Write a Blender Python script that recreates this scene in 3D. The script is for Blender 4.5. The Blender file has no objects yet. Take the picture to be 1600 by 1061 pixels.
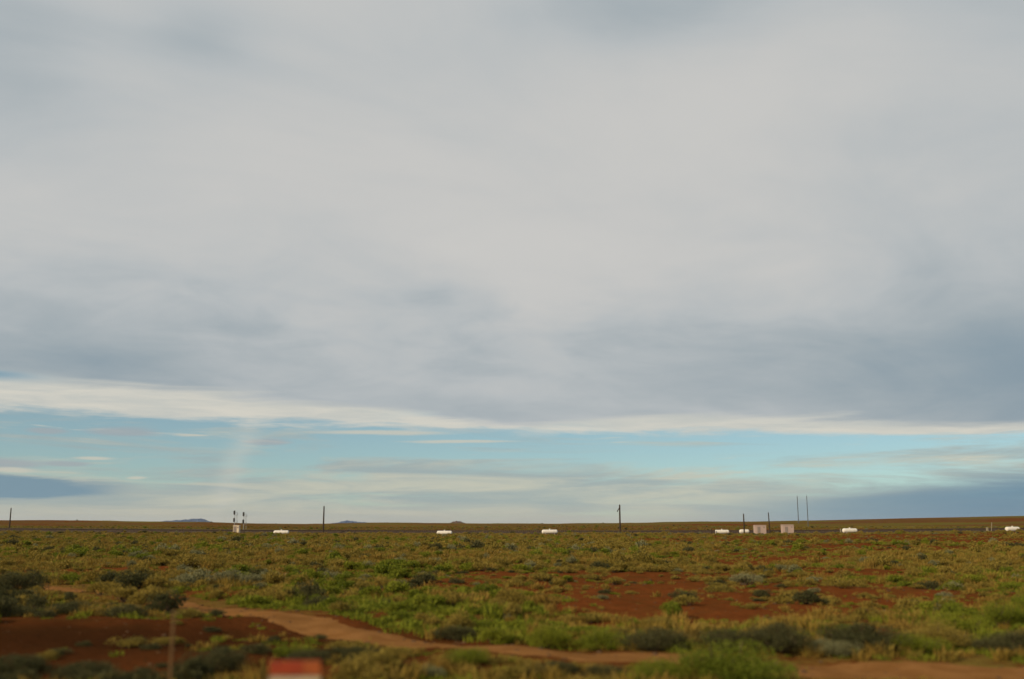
import bpy, math, random
import numpy as np
from mathutils import Vector, Matrix
R = math.radians
random.seed(7)
rng = np.random.default_rng(11)
scene = bpy.context.scene
COL = scene.collection

def lin(r, g, b):
    f = lambda c: (c/255/12.92) if c/255 <= .04045 else ((c/255+.055)/1.055)**2.4
    return (f(r), f(g), f(b))

# ------------------------------------------------------------------ camera
EYE = 3.2
cam_d = bpy.data.cameras.new('camera')
cam = bpy.data.objects.new('camera', cam_d); COL.objects.link(cam)
cam.location = (0, 0, EYE)
cam.rotation_euler = (R(90 + 10.47), 0, 0)
cam_d.lens = 35; cam_d.sensor_width = 36
cam_d.clip_start = .1; cam_d.clip_end = 90000
cam_d.dof.use_dof = True; cam_d.dof.focus_distance = 300; cam_d.dof.aperture_fstop = .34
scene.camera = cam
scene.render.resolution_x = 1024; scene.render.resolution_y = 679

# ------------------------------------------------------------------ world: broken overcast sky
SUN_AZ, SUN_EL = -128.0, 27.0
world = bpy.data.worlds.new('World'); scene.world = world; world.use_nodes = True
nt = world.node_tree; nt.nodes.clear()
def nd(t, **k):
    n = nt.nodes.new(t)
    for a, v in k.items(): setattr(n, a, v)
    return n
def put(sock, v):
    if isinstance(v, (int, float)): sock.default_value = v
    elif isinstance(v, tuple): sock.default_value = v if len(v) == len(sock.default_value) else (*v, 1)
    else: nt.links.new(v, sock)
def m(op, a, b=0.0, c=0.0):
    n = nd('ShaderNodeMath', operation=op)
    put(n.inputs[0], a); put(n.inputs[1], b); put(n.inputs[2], c)
    return n.outputs[0]
def add(*a):
    r = a[0]
    for q in a[1:]: r = m('ADD', r, q)
    return r
def mul(*a):
    r = a[0]
    for q in a[1:]: r = m('MULTIPLY', r, q)
    return r
def sub(a, b): return m('SUBTRACT', a, b)
def ss(v, lo, hi):
    n = nd('ShaderNodeMapRange', interpolation_type='SMOOTHSTEP')
    put(n.inputs['Value'], v); n.inputs['From Min'].default_value = lo; n.inputs['From Max'].default_value = hi
    return n.outputs['Result']
def vec(x, y, z=0.0):
    n = nd('ShaderNodeCombineXYZ')
    put(n.inputs[0], x); put(n.inputs[1], y); put(n.inputs[2], z)
    return n.outputs[0]
def noise(v, scale, detail=5.0, rough=.5, dist=0.0):
    n = nd('ShaderNodeTexNoise')
    nt.links.new(v, n.inputs['Vector'])
    n.inputs['Scale'].default_value = scale; n.inputs['Detail'].default_value = detail
    n.inputs['Roughness'].default_value = rough; n.inputs['Distortion'].default_value = dist
    return n.outputs['Fac']
def mix(fac, a, b, mode='MIX'):
    n = nd('ShaderNodeMix', data_type='RGBA', blend_type=mode)
    put(n.inputs['Factor'], fac)
    for s, v in ((n.inputs[6], a), (n.inputs[7], b)): put(s, v)
    return n.outputs[2]
def gauss(az, el, a0, e0, sa, se):
    u = mul(sub(az, a0), 1/sa); v = mul(sub(el, e0), 1/se)
    return m('EXPONENT', mul(add(mul(u, u), mul(v, v)), -1.0))
K = 10.0                                                # cloud radiance over Background strength
def C(r, g, b): return tuple(c*K for c in lin(r, g, b))

tc = nd('ShaderNodeTexCoord')
sep = nd('ShaderNodeSeparateXYZ'); nt.links.new(tc.outputs['Generated'], sep.inputs[0])
dx, dy, dz = sep.outputs
az = mul(m('ARCTAN2', dx, dy), 57.2958)
el = mul(m('ARCSINE', dz), 57.2958)
sa = m('SINE', m('ARCTAN2', dx, dy))
zc = add(m('MAXIMUM', dz, 0.0), .15)
px, py = m('DIVIDE', dx, zc), m('DIVIDE', dy, zc)
plane = vec(px, py)                                     # the flat cloud base seen from below
plane_r = vec(add(mul(px, .9), mul(py, .4)), sub(mul(py, 1.1), mul(px, .6)))
band = vec(mul(az, .055), mul(el, .62))                 # far cloud banks stretched along the horizon
band2 = vec(add(mul(az, .11), 7.3), mul(el, 1.15))

sky = nd('ShaderNodeTexSky', sky_type='NISHITA', sun_disc=False)
sky.sun_elevation = R(SUN_EL); sky.sun_rotation = R(SUN_AZ)
sky.altitude = 1700; sky.air_density = 1.0; sky.dust_density = 1.0; sky.ozone_density = 2.0
col = mix(1.0, sky.outputs[0], (.68, .83, .80), 'MULTIPLY')

col = mix(.16, col, C(196, 200, 192))
nb = noise(band, 1.0, 8, .62, .6)
nb2 = noise(band2, 1.0, 8, .6, .5)
# cream banks low over the horizon
low = mul(ss(add(nb, mul(ss(el, 4.6, 1.6), .20)), .50, .68), ss(el, 6.5, 4.2))
lowcol = mix(ss(nb2, .35, .7), C(158, 168, 168), C(200, 195, 176))
col = mix(mul(low, .82), col, lowcol)
# pale haze glow right at the skyline
col = mix(mul(ss(el, 1.3, 0.0), .75), col, C(194, 188, 168))
# thin bright streaks in the open gap
strk = mul(ss(nb2, .60, .72), ss(el, 5.8, 4.9), ss(el, 2.5, 3.4))
col = mix(mul(strk, .75), col, C(206, 203, 188))
# slate banks of distant rain cloud, right and far left
rt = sub(add(mul(az, .088), .15, mul(sub(nb, .5), 1.6)), el)
rmask = mul(ss(add(rt, mul(sub(nb2, .5), .9)), -.75, .85), ss(az, 6.0, 19.0), ss(az, 120.0, 60.0))
col = mix(mul(rmask, .88), col, mix(ss(az, 12.0, 27.0), C(138, 160, 168), C(100, 135, 158)))
lf = mul(gauss(az, add(el, mul(sub(nb2, .5), 1.6), mul(sub(nb, .5), 1.2)), -28.5, 1.80, 7.5, .66), add(1.0, mul(nb2, 1.0)))
col = mix(ss(lf, .35, .95), col, C(122, 148, 162))
for a0, e0, s1, s2 in ((-25.0, 4.75, 1.1, .22), (-21.4, 4.85, 2.0, .26), (-26.8, 3.0, 2.0, .26), (-24.0, 3.1, 1.3, .16), (-13.8, 4.5, 1.4, .2)):
    k = gauss(az, add(el, mul(sub(nb2, .5), .45)), a0, e0, s1, s2)
    col = mix(mul(ss(k, .15, .8), .75), col, C(160, 167, 171))
for a0, e0, s1, s2 in ((-22.7, 3.4, 1.1, .1), (-26.5, 2.7, 1.3, .14), (-17.9, 4.78, 1.1, .08), (-3.0, 4.6, 3.6, .1), (-7.5, 5.05, 4.5, .16), (-20.5, 2.4, .6, .09)):
    k = gauss(az, add(el, mul(sub(nb2, .5), .35)), a0, e0, s1, s2)
    col = mix(mul(ss(k, .2, .9), .75), col, C(203, 198, 182))
# faint upright streak, drawn as a soft pale wisp
wz = sub(az, add(-16.4, mul(el, .30), mul(sub(nb2, .5), 1.0)))
wisp = mul(m('EXPONENT', mul(mul(wz, wz), -2.2)), ss(el, 5.9, 4.6), ss(el, .3, 1.2))
col = mix(mul(wisp, .28), col, C(206, 202, 190))
# sunlit fringe below the edge of the cloud deck
bot = sub(5.2, mul(sa, 1.35))
fr = sub(add(el, mul(sub(nb, .5), 1.5), mul(sub(noise(vec(mul(az, .3), mul(el, 1.6)), 1.0, 6, .6, .5), .5), .9)), bot)
fringe = ss(fr, -.22, .30)
nf = noise(vec(mul(az, .22), mul(el, 2.2)), 1.0, 7, .6, .8)
frcol = mix(ss(add(mul(nb2, .4), mul(nf, .6)), .34, .64), C(196, 197, 190), C(213, 209, 197))
thin = mul(gauss(az, el, -1.5, 5.6, 4.2, 1.2), ss(nb2, .62, .42))
fringe = mul(fringe, sub(1.0, mul(thin, .75)))
col = mix(mul(fringe, sub(.96, mul(gauss(az, el, -28.2, 7.55, 3.2, .32), .95))), col, frcol)
# the deck itself
n1 = noise(plane, .62, 6, .5, .5)
n2 = noise(plane_r, 1.25, 7, .55, .9)
n3 = noise(plane, .22, 3, .5, .2)
top = sub(sub(6.3, mul(sa, 2.4)), mul(gauss(az, el, 0, 6, 5, 3), .7))
dk = sub(add(el, mul(sub(nb, .5), 2.0), mul(sub(nb2, .5), .6)), top)
deck = mul(ss(dk, -.28, .34), sub(1.0, mul(gauss(az, el, -28.2, 7.5, 3.2, .26), .95)))
n4 = noise(plane, 3.0, 7, .58, .6)
light = add(.86, mul(sub(n1, .5), 1.35), mul(sub(n2, .5), 1.05), mul(sub(n3, .5), .8), mul(sub(n4, .5), .34))
light = sub(light, mul(ss(el, 15.5, 8.0), .46))         # thicker base towards the edge of the deck
light = sub(light, mul(ss(az, 8.0, 30.0), ss(el, 15.0, 7.0), .24))
light = sub(light, mul(ss(az, 13.0, 31.0), .27))
light = sub(light, mul(gauss(az, el, -29, 24, 6, 6), .34))
light = sub(light, mul(gauss(az, el, 9.0, 28.6, 8, 2.4), .50))
light = sub(light, mul(gauss(az, el, -19, 11.0, 9, 2.6), .12))
light = sub(light, mul(gauss(az, el, -28, 8.7, 9, 1.1), .28))
light = sub(light, mul(gauss(az, el, -18.5, 26.3, 3.6, 1.8), .42))
light = sub(light, mul(gauss(az, el, 28, 7.0, 7, 2.2), .34))
light = sub(light, mul(gauss(az, el, -4.5, 13.6, 3.5, 1.3), .16))
light = add(light, mul(gauss(az, el, -8, 19, 16, 4.5), .20))
light = add(light, mul(gauss(az, el, 13, 24, 8, 3), .22))
light = add(light, mul(gauss(az, el, -5, 12.0, 30, 3.6), sub(n4, .5), .75))
light = add(.52, mul(m('TANH', mul(sub(light, .55), 1.25)), .46))
ramp = nd('ShaderNodeValToRGB'); nt.links.new(light, ramp.inputs[0])
er = ramp.color_ramp.elements
er[0].position = -0.0; er[0].color = (*lin(118, 142, 158), 1)
er[1].position = 1.0; er[1].color = (*lin(206, 204, 200), 1)
for p, c in ((.25, (158, 169, 175)), (.5, (182, 187, 189)), (.75, (197, 197, 195))):
    q = er.new(p); q.color = (*lin(*c), 1)
deckcol = mix(1.0, ramp.outputs[0], (K, K, K), 'MULTIPLY')
col = mix(deck, col, deckcol)
bg = nd('ShaderNodeBackground'); nt.links.new(col, bg.inputs[0]); bg.inputs[1].default_value = .1
wo = nd('ShaderNodeOutputWorld'); nt.links.new(bg.outputs[0], wo.inputs[0])

# ------------------------------------------------------------------ sun through thin cloud
sd = bpy.data.lights.new('sun', 'SUN'); sd.energy = 4.6; sd.angle = R(4); sd.color = (1, .80, .52)
sun = bpy.data.objects.new('sun', sd); COL.objects.link(sun)
sv = Vector((math.sin(R(SUN_AZ))*math.cos(R(SUN_EL)), math.cos(R(SUN_AZ))*math.cos(R(SUN_EL)), math.sin(R(SUN_EL))))
sun.rotation_euler = (-sv).to_track_quat('-Z', 'Y').to_euler(); sun.location = sv*50

vs = scene.view_settings
vs.view_transform = 'Standard'; vs.look = 'None'; vs.gamma = 1; vs.exposure = 0; vs.use_curve_mapping = False

# ================================================================== materials
MATS = {}
class MN:                                               # small node helper for surface materials
    def __init__(s, name, rough=.85, spec=.2):
        s.mat = bpy.data.materials.new(name); s.mat.use_nodes = True
        s.t = s.mat.node_tree; s.b = s.t.nodes['Principled BSDF']
        s.b.inputs['Roughness'].default_value = rough; s.b.inputs['Specular IOR Level'].default_value = spec
        MATS[name] = s.mat
    def n(s, t, **k):
        q = s.t.nodes.new(t)
        for a, v in k.items(): setattr(q, a, v)
        return q
    def l(s, a, b): s.t.links.new(a, b)
    def pos(s): return s.n('ShaderNodeNewGeometry').outputs['Position']
    def noise(s, v, scale, detail=4, rough=.55, dist=0):
        q = s.n('ShaderNodeTexNoise'); s.l(v, q.inputs['Vector'])
        q.inputs['Scale'].default_value = scale; q.inputs['Detail'].default_value = detail
        q.inputs['Roughness'].default_value = rough; q.inputs['Distortion'].default_value = dist
        return q.outputs['Fac']
    def step(s, v, lo, hi):
        q = s.n('ShaderNodeMapRange', interpolation_type='SMOOTHSTEP'); s.l(v, q.inputs['Value'])
        q.inputs['From Min'].default_value = lo; q.inputs['From Max'].default_value = hi
        return q.outputs['Result']
    def math(s, op, a, b):
        q = s.n('ShaderNodeMath', operation=op)
        for i, v in enumerate((a, b)):
            if isinstance(v, (int, float)): q.inputs[i].default_value = v
            else: s.l(v, q.inputs[i])
        return q.outputs[0]
    def mix(s, f, a, b, mode='MIX'):
        q = s.n('ShaderNodeMix', data_type='RGBA', blend_type=mode)
        if isinstance(f, (int, float)): q.inputs['Factor'].default_value = f
        else: s.l(f, q.inputs['Factor'])
        for sock, v in ((q.inputs[6], a), (q.inputs[7], b)):
            if isinstance(v, tuple): sock.default_value = (*v, 1)
            else: s.l(v, sock)
        return q.outputs[2]
    def bump(s, h, strength, dist):
        q = s.n('ShaderNodeBump'); s.l(h, q.inputs['Height'])
        q.inputs['Strength'].default_value = strength; q.inputs['Distance'].default_value = dist
        s.l(q.outputs[0], s.b.inputs['Normal'])
    def color(s, c): s.l(c, s.b.inputs['Base Color'])

# --- red desert ground: bare soil shows where the "bare" attribute is high, dry litter and low growth elsewhere
g = MN('ground_soil', 1.0, 0.0)
p = g.pos()
at = g.n('ShaderNodeAttribute', attribute_name='bare').outputs['Fac']
shd = g.n('ShaderNodeAttribute', attribute_name='fore_shade').outputs['Fac']
n_s = g.noise(p, 1.7, 6, .6); n_m = g.noise(p, .09, 6, .62, .4); n_l = g.noise(p, .0065, 6, .6, .5); n_f = g.noise(p, 14, 4, .6)
soil = g.mix(g.step(n_s, .3, .7), (.100, .030, .0085), (.135, .042, .0120))
soil = g.mix(g.math('MULTIPLY', g.step(g.noise(p, .45, 5, .65, .8), .42, .66), .7), soil, (.085, .036, .010))
soil = g.mix(g.math('MULTIPLY', shd, .92), soil, (.027, .0115, .0048))  # dimness of the left foreground, shade put into the soil colour
soil = g.mix(g.math('MULTIPLY', g.step(n_f, .5, .75), .35), soil, (.070, .027, .007))
litter = g.mix(g.step(n_s, .35, .68), (.110, .066, .017), (.155, .096, .023))
grn = g.mix(g.step(n_f, .35, .7), (.080, .082, .016), (.115, .105, .022))
litter = g.mix(g.step(g.math('ADD', g.math('MULTIPLY', n_m, .5), g.math('MULTIPLY', n_l, .5)), .44, .56), litter, grn)
cover = g.math('SUBTRACT', g.math('ADD', g.math('MULTIPLY', n_m, .7), g.math('MULTIPLY', n_s, .5)), g.math('MULTIPLY', at, .75))
cover = g.math('ADD', cover, g.math('MULTIPLY', g.math('ADD', g.math('MULTIPLY', g.math('SUBTRACT', n_l, .5), 1.1), .06), 1.0))
n_x = g.noise(p, .0022, 5, .6, .8)
brown = g.mix(g.step(n_m, .35, .65), (.075, .036, .013), (.115, .058, .018))
litter = g.mix(g.math('MULTIPLY', g.step(n_x, .40, .58), .9), litter, brown)
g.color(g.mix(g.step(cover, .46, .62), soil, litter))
g.bump(g.math('ADD', n_s, g.math('MULTIPLY', n_f, .4)), .8, .12)

t = MN('trail_dirt', 1.0, 0.0)
p = t.pos(); a1 = t.noise(p, 1.2, 6, .6); a2 = t.noise(p, 18, 4, .6)
t.color(t.mix(t.math('MULTIPLY', t.step(a2, .45, .75), .5), t.mix(t.step(a1, .3, .7), (.155, .072, .023), (.210, .102, .036)), (.11, .045, .014)))
t.bump(t.math('ADD', a1, t.math('MULTIPLY', a2, .3)), .6, .06)

def leaf_mat(name, a, b, c, patch=.5):
    q = MN(name, .8, .06)
    oi = q.n('ShaderNodeObjectInfo').outputs['Random']
    tn = q.n('ShaderNodeAttribute', attribute_name='tint').outputs['Fac']
    pn = q.noise(q.pos(), .06, 3, .5)
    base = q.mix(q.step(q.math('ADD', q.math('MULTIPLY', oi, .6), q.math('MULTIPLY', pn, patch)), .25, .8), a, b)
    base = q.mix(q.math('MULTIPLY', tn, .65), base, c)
    q.color(base)
    tr = q.n('ShaderNodeBsdfTranslucent'); q.l(base, tr.inputs[0])
    ms = q.n('ShaderNodeMixShader'); ms.inputs[0].default_value = .22
    q.l(q.b.outputs[0], ms.inputs[1]); q.l(tr.outputs[0], ms.inputs[2])
    q.l(ms.outputs[0], q.t.nodes['Material Output'].inputs['Surface'])
leaf_mat('leaf_silver', (.125, .125, .056), (.165, .160, .078), (.24, .23, .125))
leaf_mat('leaf_olive', (.135, .108, .020), (.195, .145, .028), (.29, .215, .052))
leaf_mat('leaf_green', (.078, .110, .010), (.135, .155, .013), (.20, .20, .026))
leaf_mat('leaf_dark', (.038, .040, .014), (.062, .058, .022), (.10, .098, .046))
leaf_mat('leaf_straw', (.205, .128, .026), (.165, .112, .018), (.27, .182, .046))

def plain(name, c, rough=.6, spec=.3, var=.25, scale=3.0, metal=0):
    q = MN(name, rough, spec)
    tcn = q.n('ShaderNodeTexCoord').outputs['Object']
    nn = q.noise(tcn, scale, 5, .6)
    q.color(q.mix(q.step(nn, .3, .75), c, tuple(v*(1-var) for v in c)))
    q.b.inputs['Metallic'].default_value = metal
plain('stem_wood', (.085, .060, .040), .9, .1)
plain('pole_wood', (.050, .036, .027), .9, .1, .3, 1.0)
plain('mast_steel', (.10, .105, .11), .6, .3, .2)
plain('signal_black', (.05, .05, .052), .6, .3, .2)
plain('signal_alu', (.30, .31, .32), .5, .4, .2)
plain('tank_white', (.62, .59, .54), .5, .35, .22, 1.6)
plain('hut_white', (.60, .50, .37), .6, .3, .18, .9)
plain('hut_pinkish', (.38, .285, .25), .6, .3, .15, .9)
plain('hut_trim', (.22, .18, .16), .6, .3, .15)
plain('concrete', (.33, .27, .22), .9, .1)
plain('ballast', (.060, .044, .034), .95, .1, .5, 2.0)
plain('rail_steel', (.07, .045, .03), .5, .4, .3, 1.0)
plain('sleeper_wood', (.045, .032, .024), .9, .1)
plain('sign_white', (.36, .29, .20), .6, .3, .2, 4.0)
plain('sign_red', (.27, .036, .010), .55, .3, .3, 5.0)
plain('sign_orange', (.32, .075, .016), .55, .3, .3, 5.0)
plain('post_tan', (.13, .075, .034), .9, .1, .35, 6.0)
plain('post_pale', (.24, .21, .15), .8, .2, .2, 4.0)
plain('stone_dust', (.095, .055, .030), .95, .05, .5, 2.0)
plain('hazed_rock', (.026, .048, .13), .95, .05, .35, .002)  # blue of the distance haze is painted into this rock colour
plain('butte_rock', (.13, .08, .05), .95, .05, .35, .02)

# ================================================================== helpers
def link(o, parent=None):
    COL.objects.link(o)
    if parent is not None: o.parent = parent
    return o
def mesh_obj(name, v, f, mats, parent=None, smooth=False, midx=None):
    me = bpy.data.meshes.new(name)
    me.from_pydata([tuple(q) for q in v], [], [tuple(q) for q in f]); me.update()
    for q in (mats if isinstance(mats, (list, tuple)) else [mats]): me.materials.append(MATS[q])
    if midx is not None: me.polygons.foreach_set('material_index', midx)
    if smooth: me.polygons.foreach_set('use_smooth', [True]*len(me.polygons))
    return link(bpy.data.objects.new(name, me), parent)
def tag(o, label=None, cat=None, group=None, kind=None):
    for k, v in (('label', label), ('category', cat), ('group', group), ('kind', kind)):
        if v: o[k] = v
    return o
def empty(name, loc, rz=0):
    o = bpy.data.objects.new(name, None); o.location = loc; o.rotation_euler.z = rz
    o.empty_display_size = .3
    return link(o)
class MB:
    def __init__(s): s.v = []; s.f = []
    def box(s, cx, cy, cz, sx, sy, sz, taper=1.0):
        b = len(s.v)
        for z, k in ((-1, 1), (1, taper)):
            for x, y in ((-1, -1), (1, -1), (1, 1), (-1, 1)):
                s.v.append((cx+x*sx/2*k, cy+y*sy/2*k, cz+z*sz/2))
        s.f += [tuple(b+i for i in q) for q in ((3, 2, 1, 0), (4, 5, 6, 7), (0, 1, 5, 4), (1, 2, 6, 5), (2, 3, 7, 6), (3, 0, 4, 7))]
        return s
    def tube(s, p0, p1, r0, r1, n=10):
        p0, p1 = Vector(p0), Vector(p1); d = (p1-p0).normalized()
        a = d.orthogonal().normalized(); c = d.cross(a); b = len(s.v)
        for pp, r in ((p0, r0), (p1, r1)):
            for i in range(n):
                w = 2*math.pi*i/n; s.v.append(tuple(pp + a*math.cos(w)*r + c*math.sin(w)*r))
        for i in range(n):
            j = (i+1) % n; s.f.append((b+i, b+j, b+n+j, b+n+i))
        s.f.append(tuple(b+i for i in reversed(range(n)))); s.f.append(tuple(b+n+i for i in range(n)))
        return s
    def lathe_x(s, prof, cz, n=20):                     # profile (x, r) turned about an axis along X
        b = len(s.v)
        for x, r in prof:
            for i in range(n):
                w = 2*math.pi*i/n; s.v.append((x, math.cos(w)*r, cz+math.sin(w)*r))
        for k in range(len(prof)-1):
            for i in range(n):
                j = (i+1) % n; s.f.append((b+k*n+i, b+k*n+j, b+(k+1)*n+j, b+(k+1)*n+i))
        return s
    def build(s, name, mat, parent=None, smooth=False): return mesh_obj(name, s.v, s.f, mat, parent, smooth)

# ================================================================== terrain
def sstep(x, a, b):
    q = np.clip((x-a)/(b-a), 0, 1); return q*q*(3-2*q)
WAVES = []
for wl, amp, k in ((2.6, .022, 7), (5.5, .05, 7), (14, .07, 6), (60, .12, 6), (420, .7, 6)):
    for i in range(k):
        th = rng.uniform(0, 2*math.pi); L = wl*rng.uniform(.75, 1.35)
        WAVES.append((2*math.pi/L*math.cos(th), 2*math.pi/L*math.sin(th), rng.uniform(0, 6.28), amp/math.sqrt(k)*1.4, wl))
TRAIL = np.array([(-62, 70), (-45, 63), (-29.1, 55.4), (-24.1, 52.1), (-20.5, 49.0), (-16.5, 44.3), (-12.8, 40.2), (-8.9, 35.6), (-5.8, 31.8),
                  (-3.6, 29.1), (-1.7, 27.1), (.8, 25.1), (3.0, 24.2), (5.7, 23.5), (8.6, 23.2), (11.9, 23.0), (17, 23.2), (26, 24.5), (44, 27)], float)
def smooth_line(P, step=.25):
    seg = np.r_[0, np.cumsum(np.hypot(*np.diff(P, axis=0).T))]
    s = np.arange(0, seg[-1], step)
    q = np.c_[np.interp(s, seg, P[:, 0]), np.interp(s, seg, P[:, 1])]
    for _ in range(60):
        q[1:-1] = .25*q[:-2] + .5*q[1:-1] + .25*q[2:]
    return q
TL = smooth_line(TRAIL)
def trail_dist(x, y):
    x = np.asarray(x, float).ravel(); y = np.asarray(y, float).ravel()
    out = np.full(x.shape, 99.0)
    near = np.where((np.abs(x) < 70) & (y > 15) & (y < 80))[0]
    T = TL[::2]
    for i in range(0, len(near), 4000):
        k = near[i:i+4000]
        out[k] = np.sqrt(((x[k, None]-T[None, :, 0])**2 + (y[k, None]-T[None, :, 1])**2).min(1))
    return out
def trail_y(x): return float(np.interp(x, TL[:, 0], TL[:, 1]))
RID_A = np.array([-1.2, -.62, -.50, -.40, -.31, -.285, -.25, -.20, -.14, -.10, -.02, .10, .19, .30, .40, .52, .70, 1.2])
RID_H = np.array([9, 9, 8.2, 8.2, 6.8, 5.0, 2.2, 1.6, 4.0, 4.4, 2.0, 2.4, 7.0, 8.6, 13.0, 17.5, 19, 15])
def H(x, y):
    x = np.asarray(x, float); y = np.asarray(y, float)
    r = np.hypot(x, y); z = np.zeros_like(r)
    for kx, ky, ph, a, wl in WAVES:
        z += a*np.sin(kx*x+ky*y+ph)*(sstep(r, 350, 1200) if wl > 300 else 1)*np.clip(wl*60/np.maximum(r, 1), 0, 1)*(1-.9*sstep(r, 2500, 6000))
    z += np.interp(x, [-700, -320, -150, -80, 0, 40, 80, 100, 150, 300, 700], [1.6, 1.4, .75, .1, 0, 0, .1, .25, .85, 1.6, 1.8])*sstep(y, 110, 270)*(1-sstep(r, 500, 1100))
    a = x/np.maximum(np.abs(y), 1)
    z += np.interp(a, RID_A, RID_H)*sstep(r, 800, 2250)*(y > 0)
    z -= 26*sstep(r, 2450, 9000)
    return z
def H1(x, y): return float(H(np.array([x]), np.array([y]))[0])
BLOBS = [(-3, 56, 5, 8, .6), (18, 50, 6, 8, .85), (25, 68, 7, 9, .7), (2, 44, 4, 5, .6), (-28, 64, 7, 6, .6), (8, 52, 6.5, 15, 1.0), (12, 42, 5.5, 6, .9), (4.5, 60, 4, 12, .7), (6.5, 38.5, 5, 4.5, .85), (13, 62, 7, 9, .7), (-11, 28.5, 8, 4.6, 1.1), (-9, 23, 7, 3.5, 1.0), (-3, 23.5, 3, 2, .8), (8, 46, 8, 8, 1.1), (14, 50, 6, 7, .9), (0, 62, 5, 8, .75), (22, 95, 12, 12, .7), (45, 130, 20, 18, .7), (-14, 66, 4, 5, .5), (-34, 72, 8, 5, .9), (60, 190, 45, 40, .75), (95, 235, 60, 40, .7),
         (-8, 25, 4, 2.5, .7), (-2, 78, 6, 9, .35), (-22, 85, 6, 8, .5), (30, 130, 10, 25, .4), (19, 80, 5, 10, .5)]
def bare(x, y):
    z = np.zeros(np.shape(x))
    for bx, by, sx, sy, w in BLOBS:
        z = np.maximum(z, w*np.exp(-(((x-bx)/sx)**2+((y-by)/sy)**2)))
    return z

ang = np.r_[np.linspace(-42, 42, 390), np.linspace(42, 318, 120)[1:-1]]
ang = np.radians(ang)
rad = np.r_[2.0, 4.0, 7.0, 10.0, np.geomspace(12, 36000, 290)]
X = rad[:, None]*np.sin(ang)[None]; Y = rad[:, None]*np.cos(ang)[None]
Z = H(X, Y)
td = trail_dist(X, Y).reshape(X.shape)
Z = Z - .07*(1-sstep(td, .6, 1.1))
nA, nR = len(ang), len(rad)
V = np.concatenate([[[0, 0, H1(0, 0)]], np.stack([X, Y, Z], -1).reshape(-1, 3)])
ii, jj = np.meshgrid(np.arange(nR-1), np.arange(nA), indexing='ij'); j2 = (jj+1) % nA
Q = np.stack([1+ii*nA+jj, 1+ii*nA+j2, 1+(ii+1)*nA+j2, 1+(ii+1)*nA+jj], -1).reshape(-1, 4)[:, ::-1]
T0 = np.stack([np.zeros(nA, int), 1+(np.arange(nA)+1) % nA, 1+np.arange(nA)], -1)
me = bpy.data.meshes.new('ground')
me.from_pydata(V.tolist(), [], Q.tolist()+T0.tolist()); me.update()
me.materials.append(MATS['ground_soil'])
me.attributes.new('bare', 'FLOAT', 'POINT').data.foreach_set('value', bare(V[:, 0], V[:, 1]).astype(np.float32))
fore_shade = np.exp(-(((V[:, 0]+11)/12)**2+((V[:, 1]-27)/7)**2))  # soft-edged mask of the painted foreground shade
me.attributes.new('fore_shade', 'FLOAT', 'POINT').data.foreach_set('value', fore_shade.astype(np.float32))
me.polygons.foreach_set('use_smooth', [True]*len(me.polygons))
tag(link(bpy.data.objects.new('ground', me)), 'red desert plain with scattered scrub and dry litter', kind='structure')

# the dirt trail: a ragged strip lying in its own shallow rut
nT = len(TL); tan = np.gradient(TL, axis=0); tan /= np.linalg.norm(tan, axis=1)[:, None]; nor = np.c_[-tan[:, 1], tan[:, 0]]
wl_ = np.interp(TL[:, 0], [-14, -6, 2, 6], [.70, .85, 1.1, 1.15]) + .14*np.sin(np.arange(nT)*.31) + .2*rng.random(nT); wr_ = np.interp(TL[:, 0], [-14, -6, 2, 6], [.70, .85, 1.1, 1.15]) + .14*np.sin(np.arange(nT)*.23+2) + .25*rng.random(nT)
tv, tf = [], []; NS = 9
for i in range(nT):
    for k in range(NS):
        u = k/(NS-1); off = -wr_[i] + u*(wl_[i]+wr_[i])
        x, y = TL[i] + nor[i]*off
        rut = -.025*math.exp(-((abs(off)-.6)/.25)**2)
        tv.append((x, y, H1(x, y) + .018 + rut - (.03 if k in (0, NS-1) else 0)))
for i in range(nT-1):
    for k in range(NS-1):
        b = i*NS+k; tf.append((b, b+NS, b+NS+1, b+1))
tag(mesh_obj('dirt_trail', tv, tf, 'trail_dirt', smooth=True), 'pale dirt trail crossing the scrub in front', kind='structure')

# far mesas and a small butte beyond the plain
def hill(name, cx, cy, prof, depth, mat, label, base):
    v, f = [], []; xs = np.linspace(0, 1, 60); nj = 7
    hs = np.interp(xs, [q[0] for q in prof], [q[2] for q in prof]); ws = np.interp(xs, [q[0] for q in prof], [q[1] for q in prof])
    for i in range(len(xs)):
        for j in range(nj):
            w = j/(nj-1); hh = math.sin(math.pi*w)**.6 if 0 < w < 1 else 0
            jit = 1+.06*math.sin(i*1.7+j*2.1)+.05*math.sin(i*.6+j)
            v.append((cx+ws[i], cy+(w-.5)*depth*jit, base+hs[i]*hh*jit))
    for i in range(len(xs)-1):
        for j in range(nj-1):
            b = i*nj+j; f.append((b, b+nj, b+nj+1, b+1))
    tag(mesh_obj(name, v, f, mat, smooth=False), label, kind='structure')
B = -32
hill('mesa', 0, 30000, [(0, -11100, 0), (.1, -10300, 105), (.45, -9750, 140), (.65, -9500, 160), (.78, -9320, 178), (.86, -9180, 165), (.93, -9050, 110), (1, -8650, 0)], 1500, 'hazed_rock', 'long blue mesa on the skyline left of the signal masts', B)
hill('hill', 0, 30000, [(0, -5600, 0), (.25, -5120, 70), (.42, -4960, 112), (.55, -4850, 122), (.68, -4680, 95), (.85, -4330, 66), (1, -3800, 0)], 1200, 'hazed_rock', 'low blue hill on the skyline right of the plain pole', B)
hill('butte', 0, 5200, [(0, -340, 0), (.3, -305, 17), (.5, -285, 21), (.7, -262, 18), (1, -215, 0)], 120, 'butte_rock', 'tiny brown butte breaking the skyline near the centre', -5)

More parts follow.
